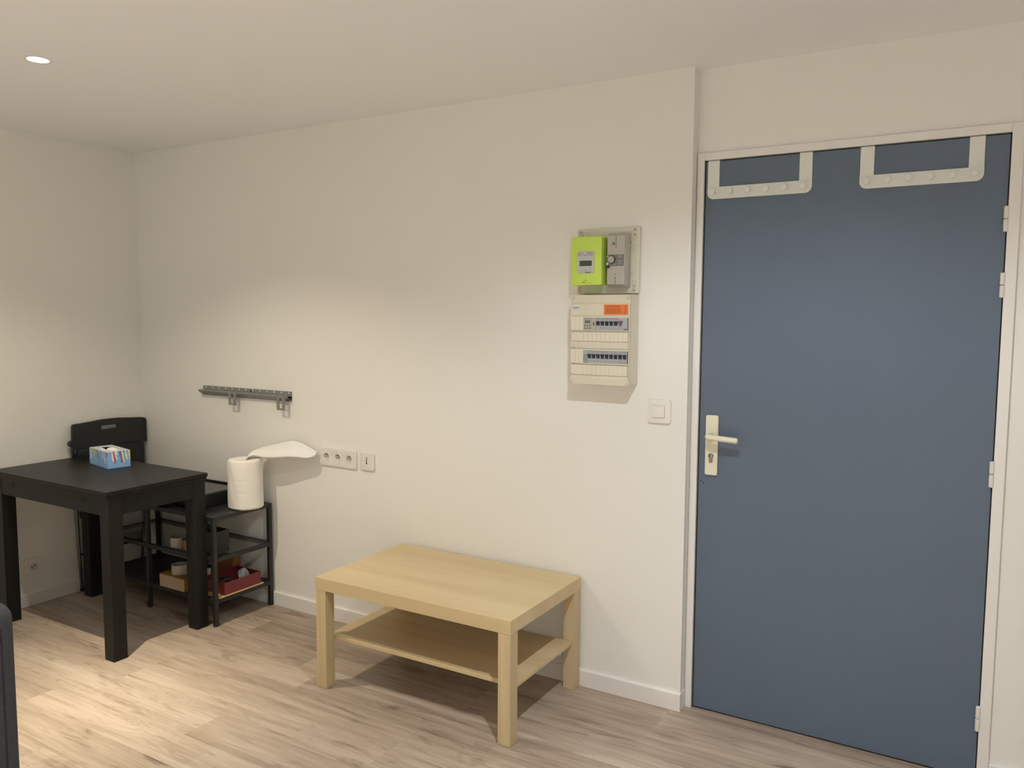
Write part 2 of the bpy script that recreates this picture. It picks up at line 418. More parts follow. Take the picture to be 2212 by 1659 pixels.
# ------------------------------------------------------------------ room shell
# floor: planks along x, each plank its own quad with its own texture offset and tone
def build_floor():
    bm = bmesh.new(); uvl = bm.loops.layers.uv.new('plank_uv'); tl = bm.loops.layers.float_color.new('tone')
    W, LN = 0.153, 1.29
    known = {-1: (1.157, None), 0: (1.826, None), 1: (1.695, None), 2: (1.207, None), 3: (3.168, None), -2: (1.157, None), -3: (1.76, None), -4: (1.025, None)}
    rnd = random.Random(21)
    tones = {(0, 1): 0.28, (0, 0): 0.58, (-4, 0): 0.30, (-4, 1): 0.78, (-3, 1): 0.36, (-3, 0): 0.75, (1, 1): 0.5, (1, 0): 0.25, (2, 0): 0.6, (2, 1): 0.22, (-2, 1): 0.62, (-2, 0): 0.5}
    for k in range(-27, 6):
        y0 = -0.63 + W * k; y1 = y0 + W
        ya, yb = max(y0, YF - 0.02), min(y1, 0.14)
        if yb <= ya: continue
        j = known[k][0] if k in known else rnd.uniform(0, LN)
        i0 = math.floor((0 - j) / LN) - 1
        n = 0
        x = j + i0 * LN
        while x < XR:
            xa, xb = max(x, -0.02), min(x + LN, XR + 0.02)
            if xb > xa:
                idx = int(round((x - j) / LN)) + 1
                tone = tones.get((k, idx), rnd.uniform(0.3, 0.7))
                ou, ov = rnd.uniform(0, 80), rnd.uniform(0, 80)
                fl = rnd.choice((-1, 1))
                vs = [bm.verts.new(p) for p in ((xa, ya, 0), (xb, ya, 0), (xb, yb, 0), (xa, yb, 0))]
                f = bm.faces.new(vs)
                for lp in f.loops:
                    co = lp.vert.co
                    lp[uvl].uv = (ou + fl * (co.x - x), ov + (co.y - y0))
                    lp[tl] = (tone, tone, tone, 1)
            x += LN
    # underside so that it is a solid slab
    t = MB(); t.box(-0.02, XR + 0.02, YF - 0.02, 0.14, -0.05, -0.002); me0 = bpy.data.meshes.new('t'); t.bm.to_mesh(me0); t.bm.free(); bm.from_mesh(me0)
    me = bpy.data.meshes.new('floor'); bm.to_mesh(me); bm.free(); me.materials.append(MT['floor'])
    ob = bpy.data.objects.new('floor', me); S.collection.objects.link(ob)
    return struct(ob)
build_floor()

# ceiling with round cut-outs where the spots sit
def ceiling():
    lo = [(-0.15, YF - 0.15), (XR + 0.15, YF - 0.15), (XR + 0.15, 0.35), (-0.15, 0.35)]
    loops = [lo] + [circ(s[0], s[1], 0.040, 32) for s in SPOTS]
    struct(MB().outline(loops, H, H + 0.10, 'XY').build('ceiling', MT['ceil']))
ceiling()
struct(MB().box(-0.15, XE, 0, 0.20, 0, H).build('wall_back', MT['wall']))
struct(MB().box(-0.15, 0, YF - 0.15, 0, 0, H).build('wall_left', MT['wall']))
struct(MB().box(XR, XR + 0.15, YF - 0.15, 0.35, 0, H).build('wall_right', MT['wall']))
struct(MB().box(0, XR, YF - 0.15, YF, 0, H).build('wall_front', MT['wall']))
w = MB().box(XE, XR, DR, 0.20, 2.071, H).box(4.207, XR, DR, 0.20, 0, 2.071).box(XE, 3.2082, DR, 0.20, 0, 2.071)
struct(w.build('wall_entrance', MT['wall']))

def skirting(x0, x1, y, name, h=0.066):
    # small rounded top towards the room
    pts = [(y, 0), (y - 0.012, 0), (y - 0.012, h - 0.004), (y - 0.008, h), (y, h)]
    return struct(MB().prism(pts, x0, x1, 'YZ').build(name, MT['trim']))
b = MB()
pts = [(0, 0.0), (-0.012, 0.0), (-0.012, 0.064), (-0.009, 0.068), (0, 0.068)]
b.prism(pts, 0.012, XE + 0.0035, 'YZ')
b.box(XE + 0.0002, XE + 0.0035, 0, DR - 0.0115, 0, 0.068)
struct(b.build('baseboard_back', MT['trim']))
struct(MB().prism([(0, 0), (0.012, 0), (0.012, 0.062), (0.009, 0.066), (0, 0.066)], YF, 0, 'XZ').build('baseboard_left', MT['trim']))
struct(MB().box(4.2075, XR, DR - 0.011, DR, 0, 0.070, 0.002).build('baseboard_entrance', MT['trim']))

# door frame (trim), set in the recessed wall
fy0, fy1 = DR - 0.011, 0.13
b = MB()
b.box(3.2083, 3.2320, fy0, fy1, 0, 2.071, 0.0015)
b.box(4.1755, 4.2070, fy0, fy1, 0, 2.071, 0.0015)
b.box(3.2320, 4.1755, fy0, fy1, 2.0445, 2.071, 0.0015)
struct(b.build('trim_1', MT['trim']))
b = MB()   # black strips that paint the shade in the gap around the leaf
b.box(3.2322, 3.2363, DR + 0.002, 0.125, 0, 2.044).box(4.1727, 4.1753, DR + 0.006, 0.125, 0, 2.044).box(3.2365, 4.1725, 0.096, 0.125, 2.028, 2.0443)
struct(b.build('door_gap_shade', MT['dark']))
# dark floor strip below the leaf
struct(MB().box(3.2322, 4.1753, DR + 0.010, 0.13, 0, 0.0045).build('trim_3', MT['dark']))

# door leaf
door = thing('door_1', 'blue-grey flush entrance door in a white frame', 'door', (3.7, DR, 0.006)); door['kind'] = 'structure'
MB().box(3.2365, 4.1725, DR, DR + 0.042, 0.006, 2.0405, 0.0015).build('door_leaf', MT['door'], door)
hp = MB().outline([rrect(3.2635, 3.3065, 0.906, 1.125, 0.005)], DR - 0.010, DR - 0.0002, 'XZ', 0.0015).build('handle_plate', MT['cream'], door, label='cream rectangular handle plate')
b = MB().cyl((3.284, DR - 0.0115, 1.052), 0.0145, 0.003, 'Y').cyl((3.284, DR - 0.033, 1.052), 0.0105, 0.046, 'Y', bev=0.002)
b.rod((3.2775, DR - 0.056, 1.0515), (3.394, DR - 0.056, 1.0455), 0.0108, 24, 0.008)
b.build('lever', MT['cream'], hp, smooth=True)
b = MB().cyl((3.2845, DR - 0.014, 0.977), 0.0090, 0.010, 'Y', bev=0.001).box(3.2790, 3.2900, DR - 0.018, DR - 0.009, 0.953, 0.975, 0.002)
cy = b.build('lock_cylinder', MT['steel'], hp, smooth=True)
MB().box(3.2820, 3.2845, DR - 0.0196, DR - 0.0185, 0.974, 0.983).build('keyway', MT['darkmetal'], hp)
for z0, z1 in ((1.748, 1.825), (1.549, 1.625), (0.961, 1.043), (0.170, 0.252)):
    b = MB(); zm = (z0 + z1) / 2
    b.cyl((4.1715, DR - 0.010, (z0 + zm) / 2 - 0.0004), 0.0072, (z1 - z0) / 2 - 0.0008, 'Z', 20, bev=0.0025)
    b.cyl((4.1715, DR - 0.010, (z1 + zm) / 2 + 0.0004), 0.0072, (z1 - z0) / 2 - 0.0008, 'Z', 20, bev=0.0025)
    b.box(4.1700, 4.1730, DR - 0.009, DR - 0.001, z0 + 0.002, z1 - 0.002)
    b.build('hinge', MT['hinge'], door, smooth=True)
# two tiny chips in the paint near the handle
for x_, z_ in ((3.2455, 0.878), (3.2545, 0.871)): MB().cyl((x_, DR - 0.0002, z_), 0.0024, 0.0008, 'Y', 10).build('paint_chip', MT['dark'], door)

# over-door hook racks
def hook_rack(x0, x1, label):
    t = thing('over_door_hook_rack', label, 'hook rack', (x0, DR, 1.907), 'hook racks hung over the door')
    ya, yb = DR - 0.0032, DR - 0.0006
    for sx in (x0, x1 - 0.042):
        b = MB().box(sx, sx + 0.042, ya, yb, 1.946, 2.0432, 0.0006)
        b.box(sx, sx + 0.042, ya, DR + 0.044, 2.0412, 2.0434)
        b.box(sx, sx + 0.042, DR + 0.0425, DR + 0.0438, 2.00, 2.0434)
        b.build('strap', MT['hookwhite'], t)
    P = []
    r = 0.022
    P += [(x1, 1.9485), (x0, 1.9485)]
    for cx, a0 in ((x0 + r, 180), (x1 - r, 270)):
        for k in range(9):
            a = math.radians(a0 + 90 * k / 8); P.append((cx + r * math.cos(a), 1.907 + r + r * math.sin(a)))
    MB().outline([P], ya - 0.0012, yb, 'XZ', 0.0006).build('bar', MT['hookwhite'], t)
    for k in range(6):
        px = x0 + 0.024 + k * (x1 - x0 - 0.048) / 5
        b = MB().cyl((px, DR - 0.016, 1.928), 0.0060, 0.028, 'Y', 20).cyl((px, DR - 0.028, 1.928), 0.0108, 0.006, 'Y', 28, bev=0.0015)
        b.build('peg', MT['hookwhite'], t, smooth=True)
    return t
hook_rack(3.2440, 3.6030, 'white six-peg hook rack over the door, the one above the door handle')
hook_rack(3.7530, 4.1065, 'white six-peg hook rack over the door, the one nearer the hinges')

# ------------------------------------------------------------------ electrical equipment
def slot(cx, z0, z1, w=0.012): return rrect(cx - w/2, cx + w/2, z0, z1, w/2 - 0.0004, 5)
pl = thing('meter_backing_plate', 'ivory plastic backing plate behind the green electricity meter', 'mounting plate', (2.885, 0, 1.571))
MB().box(2.757, 3.013, -0.015, -0.0003, 1.571, 1.816, 0.003).build('plate', MT['plate'], pl)
for cx, z0, z1 in ((2.994, 1.766, 1.812), (2.993, 1.578, 1.620), (2.771, 1.770, 1.812), (2.770, 1.576, 1.622)):
    MB().outline([slot(cx, z0, z1), slot(cx, z0 + 0.0012, z1 - 0.0012, 0.0096)], -0.0158, -0.0150, 'XZ').build('slot_rim', MT['softline'], pl)
for cx, cz in ((2.986, 1.742), (2.985, 1.643)):
    MB().outline([circ(cx, cz, 0.0075, 24), circ(cx, cz, 0.0066, 24)], -0.0158, -0.0150, 'XZ').build('round_knockout', MT['softline'], pl)
MB().outline([rrect(2.779, 2.805, 1.787, 1.804, 0.001, 2), rrect(2.7796, 2.8044, 1.7876, 1.8034, 0.0008, 2)], -0.0158, -0.0150, 'XZ').build('moulded_marking', MT['softline'], pl)
for cx, cz in ((2.994, 1.806), (2.994, 1.788), (2.993, 1.597), (2.993, 1.583), (2.771, 1.804), (2.770, 1.593), (2.770, 1.582)):
    MB().box(cx - 0.001, cx + 0.001, -0.0162, -0.0150, cz - 0.0035, cz + 0.0035).build('screw_slot', MT['line'], pl)
MB().cyl((2.980, -0.0155, 1.758), 0.0018, 0.001, 'Y', 12).build('pin_hole', MT['line'], pl)

mt = thing('electricity_meter', 'lime green electricity meter with a small dark display', 'meter', (2.826, -0.015, 1.603))
b = MB().outline([rrect(2.765, 2.8865, 1.604, 1.7795, 0.004)], -0.080, -0.0155, 'XZ', 0.0025)
b.build('casing', MT['lime'], mt, smooth=True)
MB().box(2.8868, 2.8885, -0.066, -0.018, 1.657, 1.776).build('side_panel', mat('dark_grey_side', (0.13, 0.13, 0.115), 0.5), mt)
fc = MB().outline([rrect(2.790, 2.8595, 1.6465, 1.7275, 0.006)], -0.0822, -0.0798, 'XZ', 0.0006).build('face_panel', MT['meterface'], mt, label='light grey printed face')
MB().box(2.800, 2.8505, -0.0832, -0.0820, 1.673, 1.693).build('display', MT['lcd'], fc, label='dark green liquid crystal display')
for xa, xb in ((2.8030, 2.8240), (2.8250, 2.8470)):
    MB().outline([rrect(xa, xb, 1.6500, 1.6600, 0.001, 2), rrect(xa + 0.0004, xb - 0.0004, 1.6504, 1.6596, 0.001, 2)], -0.0828, -0.0820, 'XZ').build('button', MT['breakerdk'], fc)
b = MB()
for i, (xa, xb) in enumerate(((2.794, 2.803), (2.809, 2.816), (2.828, 2.853), (2.794, 2.812), (2.831, 2.855), (2.793, 2.805), (2.815, 2.828), (2.831, 2.855))):
    z = (1.7225, 1.7225, 1.7235, 1.7175, 1.7185, 1.7130, 1.7130, 1.7135)[i]
    b.box(xa, xb, -0.0828, -0.0820, z - 0.0009, z + 0.0009)
b.box(2.812, 2.815, -0.0828, -0.0820, 1.6542, 1.6558).box(2.834, 2.837, -0.0828, -0.0820, 1.6542, 1.6558)
b.build('printed_lettering', MT['breakerdk'], fc)
MB().cyl((2.8245, -0.0803, 1.6195), 0.0021, 0.0012, 'Y', 14).build('indicator_light', MT['sockdark'], mt)
MB().box(2.8250, 2.8465, -0.0828, -0.0820, 1.6478, 1.6494).build('latch', MT['sockdark'], fc)
MB().box(2.806, 2.844, -0.0808, -0.0800, 1.6100, 1.6110).outline([[(2.817 + 0.004*math.cos(a), 1.611 + 0.004*math.sin(a)) for a in [PI*k/8 for k in range(9)]] ], -0.0808, -0.0800, 'XZ').build('printed_mark', mat('olive_ink', (0.20, 0.27, 0.03), 0.6), mt)

br = thing('main_circuit_breaker', 'grey main circuit breaker with a round dial beside the green meter', 'circuit breaker', (2.94, -0.015, 1.594))
t = bmesh.new()
fr_ = [(2.9055, 1.604), (2.9745, 1.603), (2.9745, 1.7815), (2.9055, 1.7825)]
bk = [(2.9030, 1.594), (2.9790, 1.594), (2.9790, 1.792), (2.9030, 1.792)]
A = [t.verts.new((p[0], -0.065, p[1])) for p in fr_]; B = [t.verts.new((p[0], -0.045, p[1])) for p in bk]; Cc = [t.verts.new((p[0], -0.0155, p[1])) for p in bk]
t.faces.new(A); t.faces.new(Cc[::-1])
for P, Q in ((A, B), (B, Cc)):
    for i in range(4): t.faces.new((P[i], P[(i+1) % 4], Q[(i+1) % 4], Q[i]))
bmesh.ops.recalc_face_normals(t, faces=t.faces)
bmesh.ops.bevel(t, geom=t.edges[:], offset=0.0008, segments=1, affect='EDGES')
b = MB(); b._merge(t); b.build('casing', MT['breaker'], br)
lb = MB().box(2.9035, 2.9715, -0.0668, -0.0645, 1.671, 1.713, 0.0004).build('label_plate', MT['breakerdk'], br)
MB().ring((2.924, -0.0690, 1.695), 0.0148, 0.0132, 0.004, 'Y').build('dial_rim', MT['sockdark'], lb)
b = MB().cyl((2.924, -0.0705, 1.695), 0.0128, 0.008, 'Y', 32, bev=0.001)
t = bmesh.new(); bmesh.ops.create_cube(t, size=1); b._merge(t, Matrix.Translation((2.924, -0.0760, 1.695)) @ Matrix.Rotation(math.radians(35), 4, 'Y') @ Matrix.Diagonal((0.0045, 0.006, 0.023, 1)))
b.build('dial', MT['breaker'], lb, smooth=True)
MB().cyl((2.9085, -0.0680, 1.7075), 0.0024, 0.002, 'Y', 14).build('screw', MT['whitesticker'], lb)
MB().cyl((2.9085, -0.0685, 1.6790), 0.0042, 0.004, 'Y', 18).build('screw', MT['whitesticker'], lb)
MB().box(2.9320, 2.9335, -0.0675, -0.0665, 1.6765, 1.6785).box(2.9380, 2.9392, -0.0675, -0.0665, 1.6755, 1.6790).box(2.9355, 2.9362, -0.0675, -0.0665, 1.703, 1.708).build('marking', MT['whitesticker'], lb)
b = MB()
for z, xa, xb in ((1.7085, 2.951, 2.966), (1.7055, 2.951, 2.964), (1.7025, 2.951, 2.962), (1.6895, 2.948, 2.966), (1.6865, 2.950, 2.966), (1.6805, 2.952, 2.966), (1.6775, 2.952, 2.963)):
    b.box(xa, xb, -0.0674, -0.0666, z - 0.0007, z + 0.0007)
b.build('printed_lettering', MT['modgrey'], lb)
MB().cyl((2.9105, -0.066, 1.6690), 0.0060, 0.010, 'Y', 18, bev=0.001).build('seal', MT['sockdark'], br)
for q_ in ((2.9390, 2.9410, 1.759, 1.780), (2.9390, 2.9410, 1.739, 1.752), (2.9380, 2.9395, 1.634, 1.645), (2.9380, 2.9398, 1.604, 1.621)):
    MB().box(q_[0], q_[1], -0.0655, -0.0645, q_[2], q_[3]).build('slit', MT['line'], br)
MB().cyl((2.9390, -0.0656, 1.627), 0.0026, 0.0014, 'Y', 14).build('screw', MT['line'], br)
MB().cyl((2.9300, -0.0656, 1.7535), 0.0060, 0.0014, 'Y', 20).build('keyhole', MT['breakerdk'], br)
MB().box(2.9355, 2.944, -0.0656, -0.0645, 1.7550, 1.7562).build('slit', MT['line'], br)
for z in (1.7336, 1.6516): MB().box(2.906, 2.9742, -0.0654, -0.0648, z, z + 0.0006).build('seam', MT['softline'], br)

# distribution board
db = thing('distribution_board', 'ivory distribution board with two rows of circuit breakers', 'fuse box', (2.889, 0, 1.227))
X0, X1, Z0, Z1 = 2.769, 3.0085, 1.227, 1.5655
MB().box(X0 + 0.002, X1, -0.072, -0.0003, Z0 + 0.002, Z1, 0.002).build('housing', MT['panel'], db)
F = -0.089
# sculpted front cover as a profile in (y, z), sagging a little where the cover steps back
prof = [(-0.0715, Z0), (F, Z0 + 0.002), (F, 1.2515), (F + 0.004, 1.2595), (F + 0.004, 1.303), (F, 1.3045), (F, 1.3625), (F + 0.004, 1.3650), (F + 0.002, 1.3895), (F + 0.004, 1.3900), (F + 0.004, 1.4260), (F, 1.4285), (F, 1.4860), (F - 0.001, 1.4875), (F - 0.001, 1.5310), (F + 0.006, 1.5325), (F, Z1 - 0.001), (-0.0715, Z1)]
MB().prism(prof, X0, X1 + 0.0003, 'YZ').build('front_cover', MT['panel2'], db)
for cx, cz, an in ((2.779, 1.554, 40), (3.001, 1.555, -35), (2.778, 1.2375, 20), (3.001, 1.2375, 25)):
    b = MB().cyl((cx, F - 0.0006, cz), 0.0062, 0.003, 'Y', 24, bev=0.0005)
    sc = b.build('screw', MT['panel'], db, smooth=True)
    b = MB(); t = bmesh.new(); bmesh.ops.create_cube(t, size=1)
    b._merge(t, Matrix.Translation((cx, F - 0.0022, cz)) @ Matrix.Rotation(math.radians(an), 4, 'Y') @ Matrix.Diagonal((0.0014, 0.0008, 0.0066, 1)))
    b.build('slot', MT['line'], sc)
lg = MB().outline([rrect(2.7745, 2.8085, 1.5085, 1.5255, 0.003, 3)], F - 0.0016, F - 0.0009, 'XZ').build('maker_badge', MT['whitesticker'], db)
text_mesh('hager', 0.0135, 2.7775, F - 0.0017, 1.5137, MT['blueink'], 'lettering', lg, 0.0, 0.0285)
st = MB().box(2.9065, 3.0035, F - 0.0019, F - 0.0008, 1.4905, 1.5285, 0.0003).build('warning_sticker', MT['orange'], db, label='orange warning sticker')
text_mesh('ATTENTION DANGER', 0.0062, 2.9145, F - 0.0022, 1.5195, MT['ink'], 'lettering', st, 0.0, 0.0560)
b = MB()
rr = random.Random(3)
for i in range(9):
    z = 1.5155 - i * 0.0024; xx = 2.9135
    while xx < 2.975:
        wv = rr.uniform(0.003, 0.009); b.box(xx, min(xx + wv, 2.976), F - 0.0022, F - 0.0018, z - 0.0007, z + 0.0007); xx += wv + 0.0012
for z in (1.5235, 1.519, 1.514, 1.508, 1.503, 1.499): b.box(2.989 + 0.002 * math.sin(z * 900), 2.996, F - 0.0022, F - 0.0018, z - 0.0015, z + 0.0012)
b.box(2.983, 2.999, F - 0.0022, F - 0.0018, 1.4945, 1.4965)
b.build('small_print', MT['ink2'], st)
# seams of the cover
for z, y in ((1.4868, F - 0.0006), (1.4300, F - 0.0004), (1.3640, F - 0.0004), (1.3045, F - 0.0004)): MB().box(X0 + 0.003, X1 - 0.003, y - 0.0006, y + 0.001, z - 0.0007, z + 0.0007).build('seam', MT['softline'], db)
MB().box(X1 - 0.0032, X1 - 0.0024, F - 0.0006, F + 0.001, 1.232, 1.53).build('seam', MT['softline'], db)
MB().box(X0 + 0.006, X0 + 0.022, F - 0.0008, F, 1.3043, 1.3058).build('dark_line', MT['line'], db)  # short dark line along the cover step
MB().box(X0 + 0.006, X0 + 0.020, F - 0.0008, F, 1.3650, 1.3662).build('dark_line', MT['line'], db)
def label_strip(z0, z1, name):
    y = F + 0.0015
    ls = MB().box(2.7725, 3.0040, y - 0.002, y + 0.003, z0, z1, 0.0004).build(name, MT['panel'], db)
    b = MB()
    for k in range(11):
        x = 2.824 + k * 0.0178
        if x < 3.003: b.box(x - 0.0003, x + 0.0003, y - 0.0023, y - 0.0018, z0 + 0.002, z1 - 0.001)
    b.build('divider', MT['softline'], ls)
label_strip(1.3915, 1.4240, 'label_strip'); label_strip(1.2650, 1.3020, 'label_strip')
for z0, z1 in ((1.4325, 1.4830), (1.3085, 1.3600)):
    bp_ = MB().box(2.7725, 2.8235, F - 0.0022, F + 0.001, z0, z1, 0.0005).build('blanking_plate', MT['panel'], db)
    MB().box(2.7908, 2.7913, F - 0.0025, F - 0.002, z0 + 0.002, z1 - 0.002).box(2.8066, 2.8071, F - 0.0025, F - 0.002, z0 + 0.002, (z0 + z1) / 2).build('groove', MT['softline'], bp_)
YM = F - 0.0025
def module(x0, x1, z0, z1, name='module', m='modgrey', label=None):
    return MB().box(x0 + 0.0003, x1 - 0.0003, YM, F + 0.001, z0, z1, 0.0004).build(name, MT[m], db, label=label)
def toggle(mod, x0, x1, zc, m='toggle', h=0.016, big=False):
    b = MB(); w_ = (x1 - x0); cx = (x0 + x1) / 2
    b.prism([(YM, zc - h/2), (YM - 0.003, zc - h/2), (YM - 0.008, zc + h/2 - 0.002), (YM - 0.006, zc + h/2), (YM, zc + h/2)], cx - 0.0052, cx + 0.0052, 'YZ')
    b.box(cx - 0.0066, cx + 0.0066, YM - 0.0065, YM - 0.001, zc + h*0.12, zc + h/2 - 0.001, 0.0008)
    b.build('toggle', MT[m], mod)
def mod_marks(mod, x0, x1, z0, z1, num=True):
    b = MB(); cx = (x0 + x1) / 2
    b.box(x0 + 0.003, x1 - 0.003, YM - 0.0004, YM, z1 - 0.0035, z1 - 0.0025).box(cx - 0.004, cx + 0.004, YM - 0.0004, YM, z1 - 0.0078, z1 - 0.0066)
    b.box(x0 - 0.0002, x0 + 0.0004, YM - 0.0004, YM + 0.001, z0, z1)
    if num: b.box(cx - 0.0016, cx + 0.0016, YM - 0.0004, YM, z0 + 0.0055, z0 + 0.0090)
    b.build('marking', MT['greytoggle'], mod)
za, zb = 1.4335, 1.4795
tm = module(2.824, 2.8575, za, zb, 'timer_module', 'breaker')
MB().box(2.8300, 2.8520, YM - 0.0004, YM + 0.001, 1.4585, 1.4695).build('display', MT['greytoggle'], tm)
for i in range(3):
    for j in range(2): MB().cyl((2.8305 + i * 0.0098, YM - 0.0005, 1.4500 - j * 0.0095), 0.0028, 0.002, 'Y', 14).build('button', MT['greytoggle'], tm)
MB().box(2.827, 2.855, YM - 0.0004, YM, 1.4752, 1.4762).build('marking', MT['greytoggle'], tm)
sm = module(2.8575, 2.8755, za, zb, 'contactor_module', 'breaker')
MB().box(2.8650, 2.8680, YM - 0.003, YM, 1.4505, 1.4625, 0.0005).build('slide_switch', MT['sockdark'], sm)
for k in range(5):
    x0 = 2.8760 + k * 0.0179
    md = module(x0, x0 + 0.0179, za, zb, 'breaker_module'); toggle(md, x0, x0 + 0.0179, 1.4585); mod_marks(md, x0, x0 + 0.0179, za, zb, k > 0)
md = module(2.9655, 3.0025, za, zb, 'residual_current_module')
b = MB().box(2.9665, 2.9835, YM - 0.008, YM, 1.4620, 1.4685, 0.001).box(2.9700, 2.9800, YM - 0.006, YM, 1.4590, 1.4640, 0.001); b.build('toggle', MT['greytoggle'], md)
MB().box(2.9705, 2.9795, YM - 0.005, YM, 1.4500, 1.4595, 0.0005).build('red_flag', MT['redtoggle'], md)
MB().box(2.987, 3.0015, YM - 0.0004, YM, 1.4345, 1.4400).box(2.9985, 3.0005, YM - 0.0004, YM, 1.4430, 1.4450).box(2.970, 2.979, YM - 0.0004, YM, 1.4400, 1.4410).box(2.970, 2.977, YM - 0.0004, YM, 1.4440, 1.4448).box(2.9935, 3.0005, YM - 0.0004, YM, 1.4600, 1.4608).build('marking', MT['breakerdk'], md)
za, zb = 1.3100, 1.3570
md = module(2.824, 2.8420, za, zb, 'busbar_module')
b = MB()
for k in range(7): b.box(2.8255, 2.8405, YM - 0.0006, YM, za + 0.002 + k * 0.0045, za + 0.0038 + k * 0.0045)
b.build('slat', MT['greytoggle'], md)
for k in range(9):
    x0 = 2.8420 + k * 0.01788
    md = module(x0, x0 + 0.01788, za, zb, 'breaker_module'); toggle(md, x0, x0 + 0.01788, 1.3355); mod_marks(md, x0, x0 + 0.01788, za, zb)
MB().box(3.0028, 3.0048, YM, F + 0.001, za, zb).build('gap', MT['sockdark'], db)
MB().box(3.0026, 3.0042, YM, F + 0.001, 1.4335, 1.4795).build('gap', MT['sockdark'], db)

# ------------------------------------------------------------------ switches and sockets
def plate(name, label, cat, x0, x1, z0, z1, th=0.010, rad=0.007):
    t = thing(name, label, cat, ((x0 + x1) / 2, 0, z0))
    MB().outline([rrect(x0, x1, z0, z1, rad)], -th, -0.0002, 'XZ', 0.0025).build('frame', MT['socket'], t, smooth=True)
    return t
sw = plate('light_switch', 'white square light switch between fuse box and door', 'switch', 3.058, 3.142, 1.0915, 1.1755)
MB().box(3.0745, 3.1225, -0.0106, -0.0095, 1.1095, 1.1565).build('surround', MT['softline'], sw)
MB().box(3.0755, 3.1215, -0.0140, -0.0100, 1.1105, 1.1555, 0.0012).build('rocker', MT['socket'], sw)

def socket_insert(parent, cx, cz, y):
    g = MB().outline([rrect(cx - 0.0215, cx + 0.0215, cz - 0.0215, cz + 0.0215, 0.002, 3), circ(cx, cz, 0.0185, 30)], y - 0.0015, y + 0.0035, 'XZ').build('socket_cover', MT['socket'], parent)
    b = MB().ring((cx, y + 0.0035, cz), 0.0187, 0.0180, 0.010, 'Y', 32).cyl((cx, y + 0.0070, cz), 0.0187, 0.002, 'Y', 32)
    w_ = b.build('socket_well', MT['sockin'], g)
    for dx, dz in ((0.0055, 0.002), (-0.0080, -0.002)): MB().cyl((cx + dx, y + 0.0055, cz + dz), 0.0026, 0.0016, 'Y', 14).build('pin_hole', MT['sockdark'], g)
    MB().cyl((cx + 0.001, y + 0.000, cz + 0.0105), 0.0024, 0.012, 'Y', 14).build('earth_pin', MT['steel'], g)
ts = thing('triple_socket', 'white triple power socket in one horizontal frame on the wall', 'power socket', (1.4955, 0, 0.762))
holes = [circ(x, 0.8040, 0.0186, 30) for x in (1.4230, 1.4950, 1.5670)]
MB().outline([rrect(1.3820, 1.6090, 0.7620, 0.8470, 0.007)] + holes, -0.010, -0.0002, 'XZ', 0.002).build('frame', MT['socket'], ts, smooth=True)
for x in (1.4230, 1.4950, 1.5670): socket_insert(ts, x, 0.8040, -0.0098)
tj = plate('telephone_socket', 'white square telephone socket with a T-shaped slot, right of the triple socket', 'telephone socket', 1.6370, 1.7165, 0.7650, 0.8465)
MB().outline([rrect(1.6545, 1.6990, 0.7840, 0.8280, 0.002, 3)], -0.0112, -0.0095, 'XZ').build('insert', MT['socket'], tj)
MB().box(1.6748, 1.6782, -0.0120, -0.0110, 0.795, 0.8235).box(1.6725, 1.6805, -0.0120, -0.0110, 0.7925, 0.7975).box(1.6740, 1.6790, -0.0120, -0.0110, 0.8215, 0.8240).build('slot', MT['sockdark'], tj)
ls = plate('low_wall_socket', 'white socket low on the wall behind the birch coffee table', 'power socket', 2.6160, 2.7000, 0.0850, 0.1680)
socket_insert(ls, 2.658, 0.1265, -0.0098)
# socket on the left wall
sl = thing('single_socket', 'white single socket low on the left wall under the black table', 'power socket', (0, -0.646, 0.157))
MB().outline([rrect(-0.690, -0.602, 0.157, 0.240, 0.007), circ(-0.6465, 0.198, 0.0186, 30)], 0.0002, 0.010, 'YZ', 0.002).build('frame', MT['socket'], sl, smooth=True)
g = MB().outline([rrect(-0.668, -0.625, 0.1765, 0.2195, 0.002, 3), circ(-0.6465, 0.198, 0.0185, 30)], 0.0065, 0.0115, 'YZ').build('socket_cover', MT['socket'], sl)
MB().ring((0.0070, -0.6465, 0.198), 0.0187, 0.0180, 0.010, 'X', 32).cyl((0.0028, -0.6465, 0.198), 0.0187, 0.002, 'X', 32).build('socket_well', MT['sockin'], g)
for y_, z_ in ((-0.640, 0.200), (-0.653, 0.195)): MB().cyl((0.0042, y_, z_), 0.0032, 0.0016, 'X', 14).build('pin_hole', MT['sockdark'], g)

# ------------------------------------------------------------------ metal hanging rail
rl = thing('wall_rail', 'short galvanised perforated rail with two hanging brackets, screwed to the wall', 'mounting rail', (0.861, 0, 1.055))
rx0, rx1 = 0.532, 1.191
holes = [circ(rx0 + 0.022 + k * 0.0512, 1.0965, 0.0052, 12, 1.25) for k in range(13)]
MB().outline([[(rx0, 1.0840), (rx1, 1.0840), (rx1, 1.1040), (rx0, 1.1040)]] + holes, -0.0028, -0.0004, 'XZ').build('flange', MT['galv'], rl)
b = MB()
b.prism([(-0.0008, 1.0842), (-0.0360, 1.0835), (-0.0360, 1.0780), (-0.0345, 1.0765), (-0.0010, 1.0530), (-0.0010, 1.0550), (-0.0330, 1.0785), (-0.0330, 1.0815), (-0.0008, 1.0822)], rx0, rx1, 'YZ')
b.build('channel', MT['galv'], rl)
MB().box(rx1 - 0.02, rx1 - 0.0008, -0.020, -0.0015, 1.062, 1.081).build('open_end_shade', MT['dark'], rl)  # black block paints the shade inside the open rail end
MB().cyl((0.900, -0.0035, 1.093), 0.0045, 0.003, 'Y', 12).build('screw', MT['dark'], rl)
